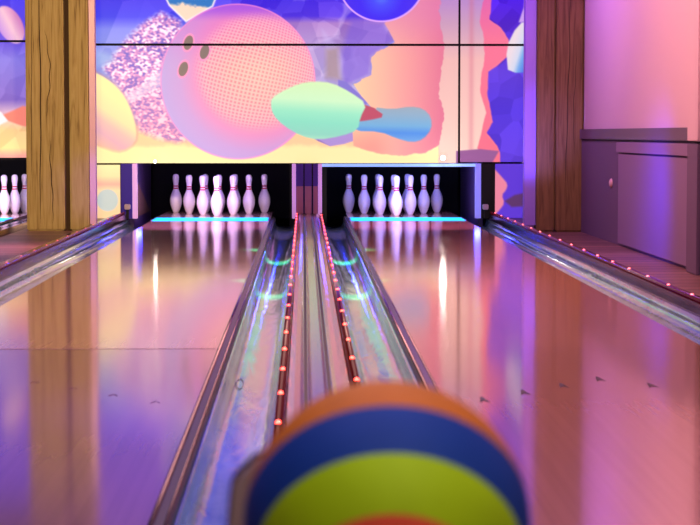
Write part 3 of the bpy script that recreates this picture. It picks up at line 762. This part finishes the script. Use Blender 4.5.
rim = [(x*1.018 + .000, z+.004 if z > hp(229, 500)[1] else z) for x, z in olt]
obj('hood_rim', plate([(x*1.02, z+.003) for x, z in olt], yh-t.location.y+.0205, yh-t.location.y+.03), M['hood_rim'], t)
zc = bz-RB*.62
bm = bmesh.new()
seg = 40
for i in range(seg):        # cradle ring under the ball
    pass
rr = RB*math.sin(math.acos(.62))+.012
R1, R2 = rr, .014
rings = [[bm.verts.new(((R1+R2*math.cos(b))*math.cos(a), (R1+R2*math.cos(b))*math.sin(a)-.02, zc+R2*math.sin(b)-.004)) for b in [2*PI*j/10 for j in range(10)]] for a in [2*PI*i/seg for i in range(seg)]]
for i in range(seg):
    for j in range(10): bm.faces.new((rings[i][j], rings[(i+1) % seg][j], rings[(i+1) % seg][(j+1) % 10], rings[i][(j+1) % 10]))
bmesh.ops.recalc_face_normals(bm, faces=bm.faces); obj('cradle_ring', bm, M['hood_rim'], t, True)
obj('tray', B(-.13, .10, -.13, yh-t.location.y+.02, zc-.10, zc-.055, bev=.012), M['hood'], t)
obj('pedestal', B(-.07, .07, -.06, .12,   .02, zc-.10, bev=.015), M['hood_rim'], t)
obj('base', B(-.13, .13, -.13, .12, 0, .02, bev=.006), M['hood_rim'], t)

# ------------------------------------------------------------------ lights
def area(name, loc, rot, sx, sy, rgb, e, spread=180):
    l = bpy.data.lights.new(name, 'AREA'); l.shape = 'RECTANGLE'; l.size = sx; l.size_y = sy; l.color = lin(rgb); l.energy = e; l.spread = math.radians(spread)
    o = bpy.data.objects.new(name, l); C.objects.link(o); o.location = loc; o.rotation_euler = rot; return o
def spot(name, loc, target, rgb, e, size=40, blend=.8, rad=.05):
    l = bpy.data.lights.new(name, 'SPOT'); l.color = lin(rgb); l.energy = e; l.spot_size = math.radians(size); l.spot_blend = blend; l.shadow_soft_size = rad
    o = bpy.data.objects.new(name, l); C.objects.link(o); o.location = loc
    o.rotation_euler = (Vector(target)-Vector(loc)).to_track_quat('-Z', 'Y').to_euler(); return o
w = bpy.data.worlds.new('world'); S.world = w; w.use_nodes = True
w.node_tree.nodes['Background'].inputs[0].default_value = (*lin((150, 120, 200)), 1); w.node_tree.nodes['Background'].inputs[1].default_value = .25
area('ceiling_lane_light', (-.2, 9, 3.3), (0, 0, 0), 3, 8, (255, 205, 195), 125)
area('ceiling_near_light', (0, 2.5, 3.2), (0, 0, 0), 3, 3, (205, 185, 255), 80)
area('ball_light', (.5, .2, 2.2), (math.radians(25), 0, 0), .8, .8, (255, 244, 215), 22)
spot('pillar_amber', (-1.2, 10.5, 2.6), (-2.0, 16.05, 1.0), (255, 226, 150), 760, 30)
spot('pillar_brown', (1.2, 10.5, 2.6), (2.0, 15.8, 1.0), (255, 214, 160), 170, 22)
area('wall_pink', (.4, 11.3, 2.9), (0, math.radians(-58), 0), 1.2, 3.4, (255, 186, 172), 60)
area('wall_violet', (.9, 14.6, 2.7), (0, math.radians(-58), 0), .6, 1.6, (190, 125, 255), 30)
spot('wall_blue', (1.3, 11.9, .75), (2.2, 12.4, .33), (50, 40, 255), 60, 75, 1, .25)
for xc in (-.84, .93):
    spot('deck_pink', (xc, 15.2, 3.1), (xc, 17.0, 0), (225, 150, 225), 900, 34, 1)  # unseen spot added to brighten the lane before the pins
for x in (-.19, .28):  # unseen teal spots added to tint the inner gutters
    spot('gutter_teal', (x, 12.5, 3.0), (x, 13.4, -.08), (60, 255, 190), 1900, 9, 1)
    spot('gutter_teal', (x, 9.6, 3.0), (x, 10.6, -.08), (80, 255, 180), 1300, 8, 1)
spot('divider_warm', (.045, 10.5, 3.0), (.045, 13.4, .04), (255, 190, 105), 2200, 7, 1)  # unseen spot added for the warm tint on the divider
spot('gutter_teal_left', (-1.5, 12.0, 3.0), (-1.5, 15.5, 0), (90, 225, 255), 160, 12, 1)  # unseen spot added for teal in the outer gutter
spot('gutter_violet', (.0, 3.0, 2.9), (-.1, 5.6, 0), (120, 80, 255), 420, 22, 1)  # unseen spot added for violet in the near gutters
spot('floor_rose', (-1.9, 13.2, 2.9), (-2.0, 13.6, 0), (255, 180, 200), 380, 34, 1)
for x, z, e in ((-.17, .48, 14), (.27, .48, 14), (-1.5, .14, 1.6), (1.58, .14, 1.6)):  # unseen spots added for blue at the far gutter ends
    spot('gutter_blue', (x, 18.2, z), (x, 17.2, -.05), (50, 60, 255), e, 60 if z > .3 else 100, 1, .03)
for xc, c, e in ((-.84, (190, 160, 255), 9.5), (.885, (130, 135, 255), 11.0), (-3.0, (225, 205, 255), 13.0)):
    area('pin_light', (xc, 18.62, .50), (math.radians(62), 0, 0), 1.0, .05, c, e)
    area('pin_bounce_fill', (xc, 18.35, .03), (math.radians(115), 0, 0), 1.0, .03, (255, 225, 160), 4)  # unseen low light added as warm bounce off the lane
spot('silver_blue', (1.45, 15.2, .5), (1.80, 15.88, .75), (140, 130, 255), 34, 60)  # unseen spot added to brighten the silver violet post
spot('mauve_blue', (-1.3, 15.5, .4), (-1.7, 16.1, .35), (120, 80, 255), 8, 50)
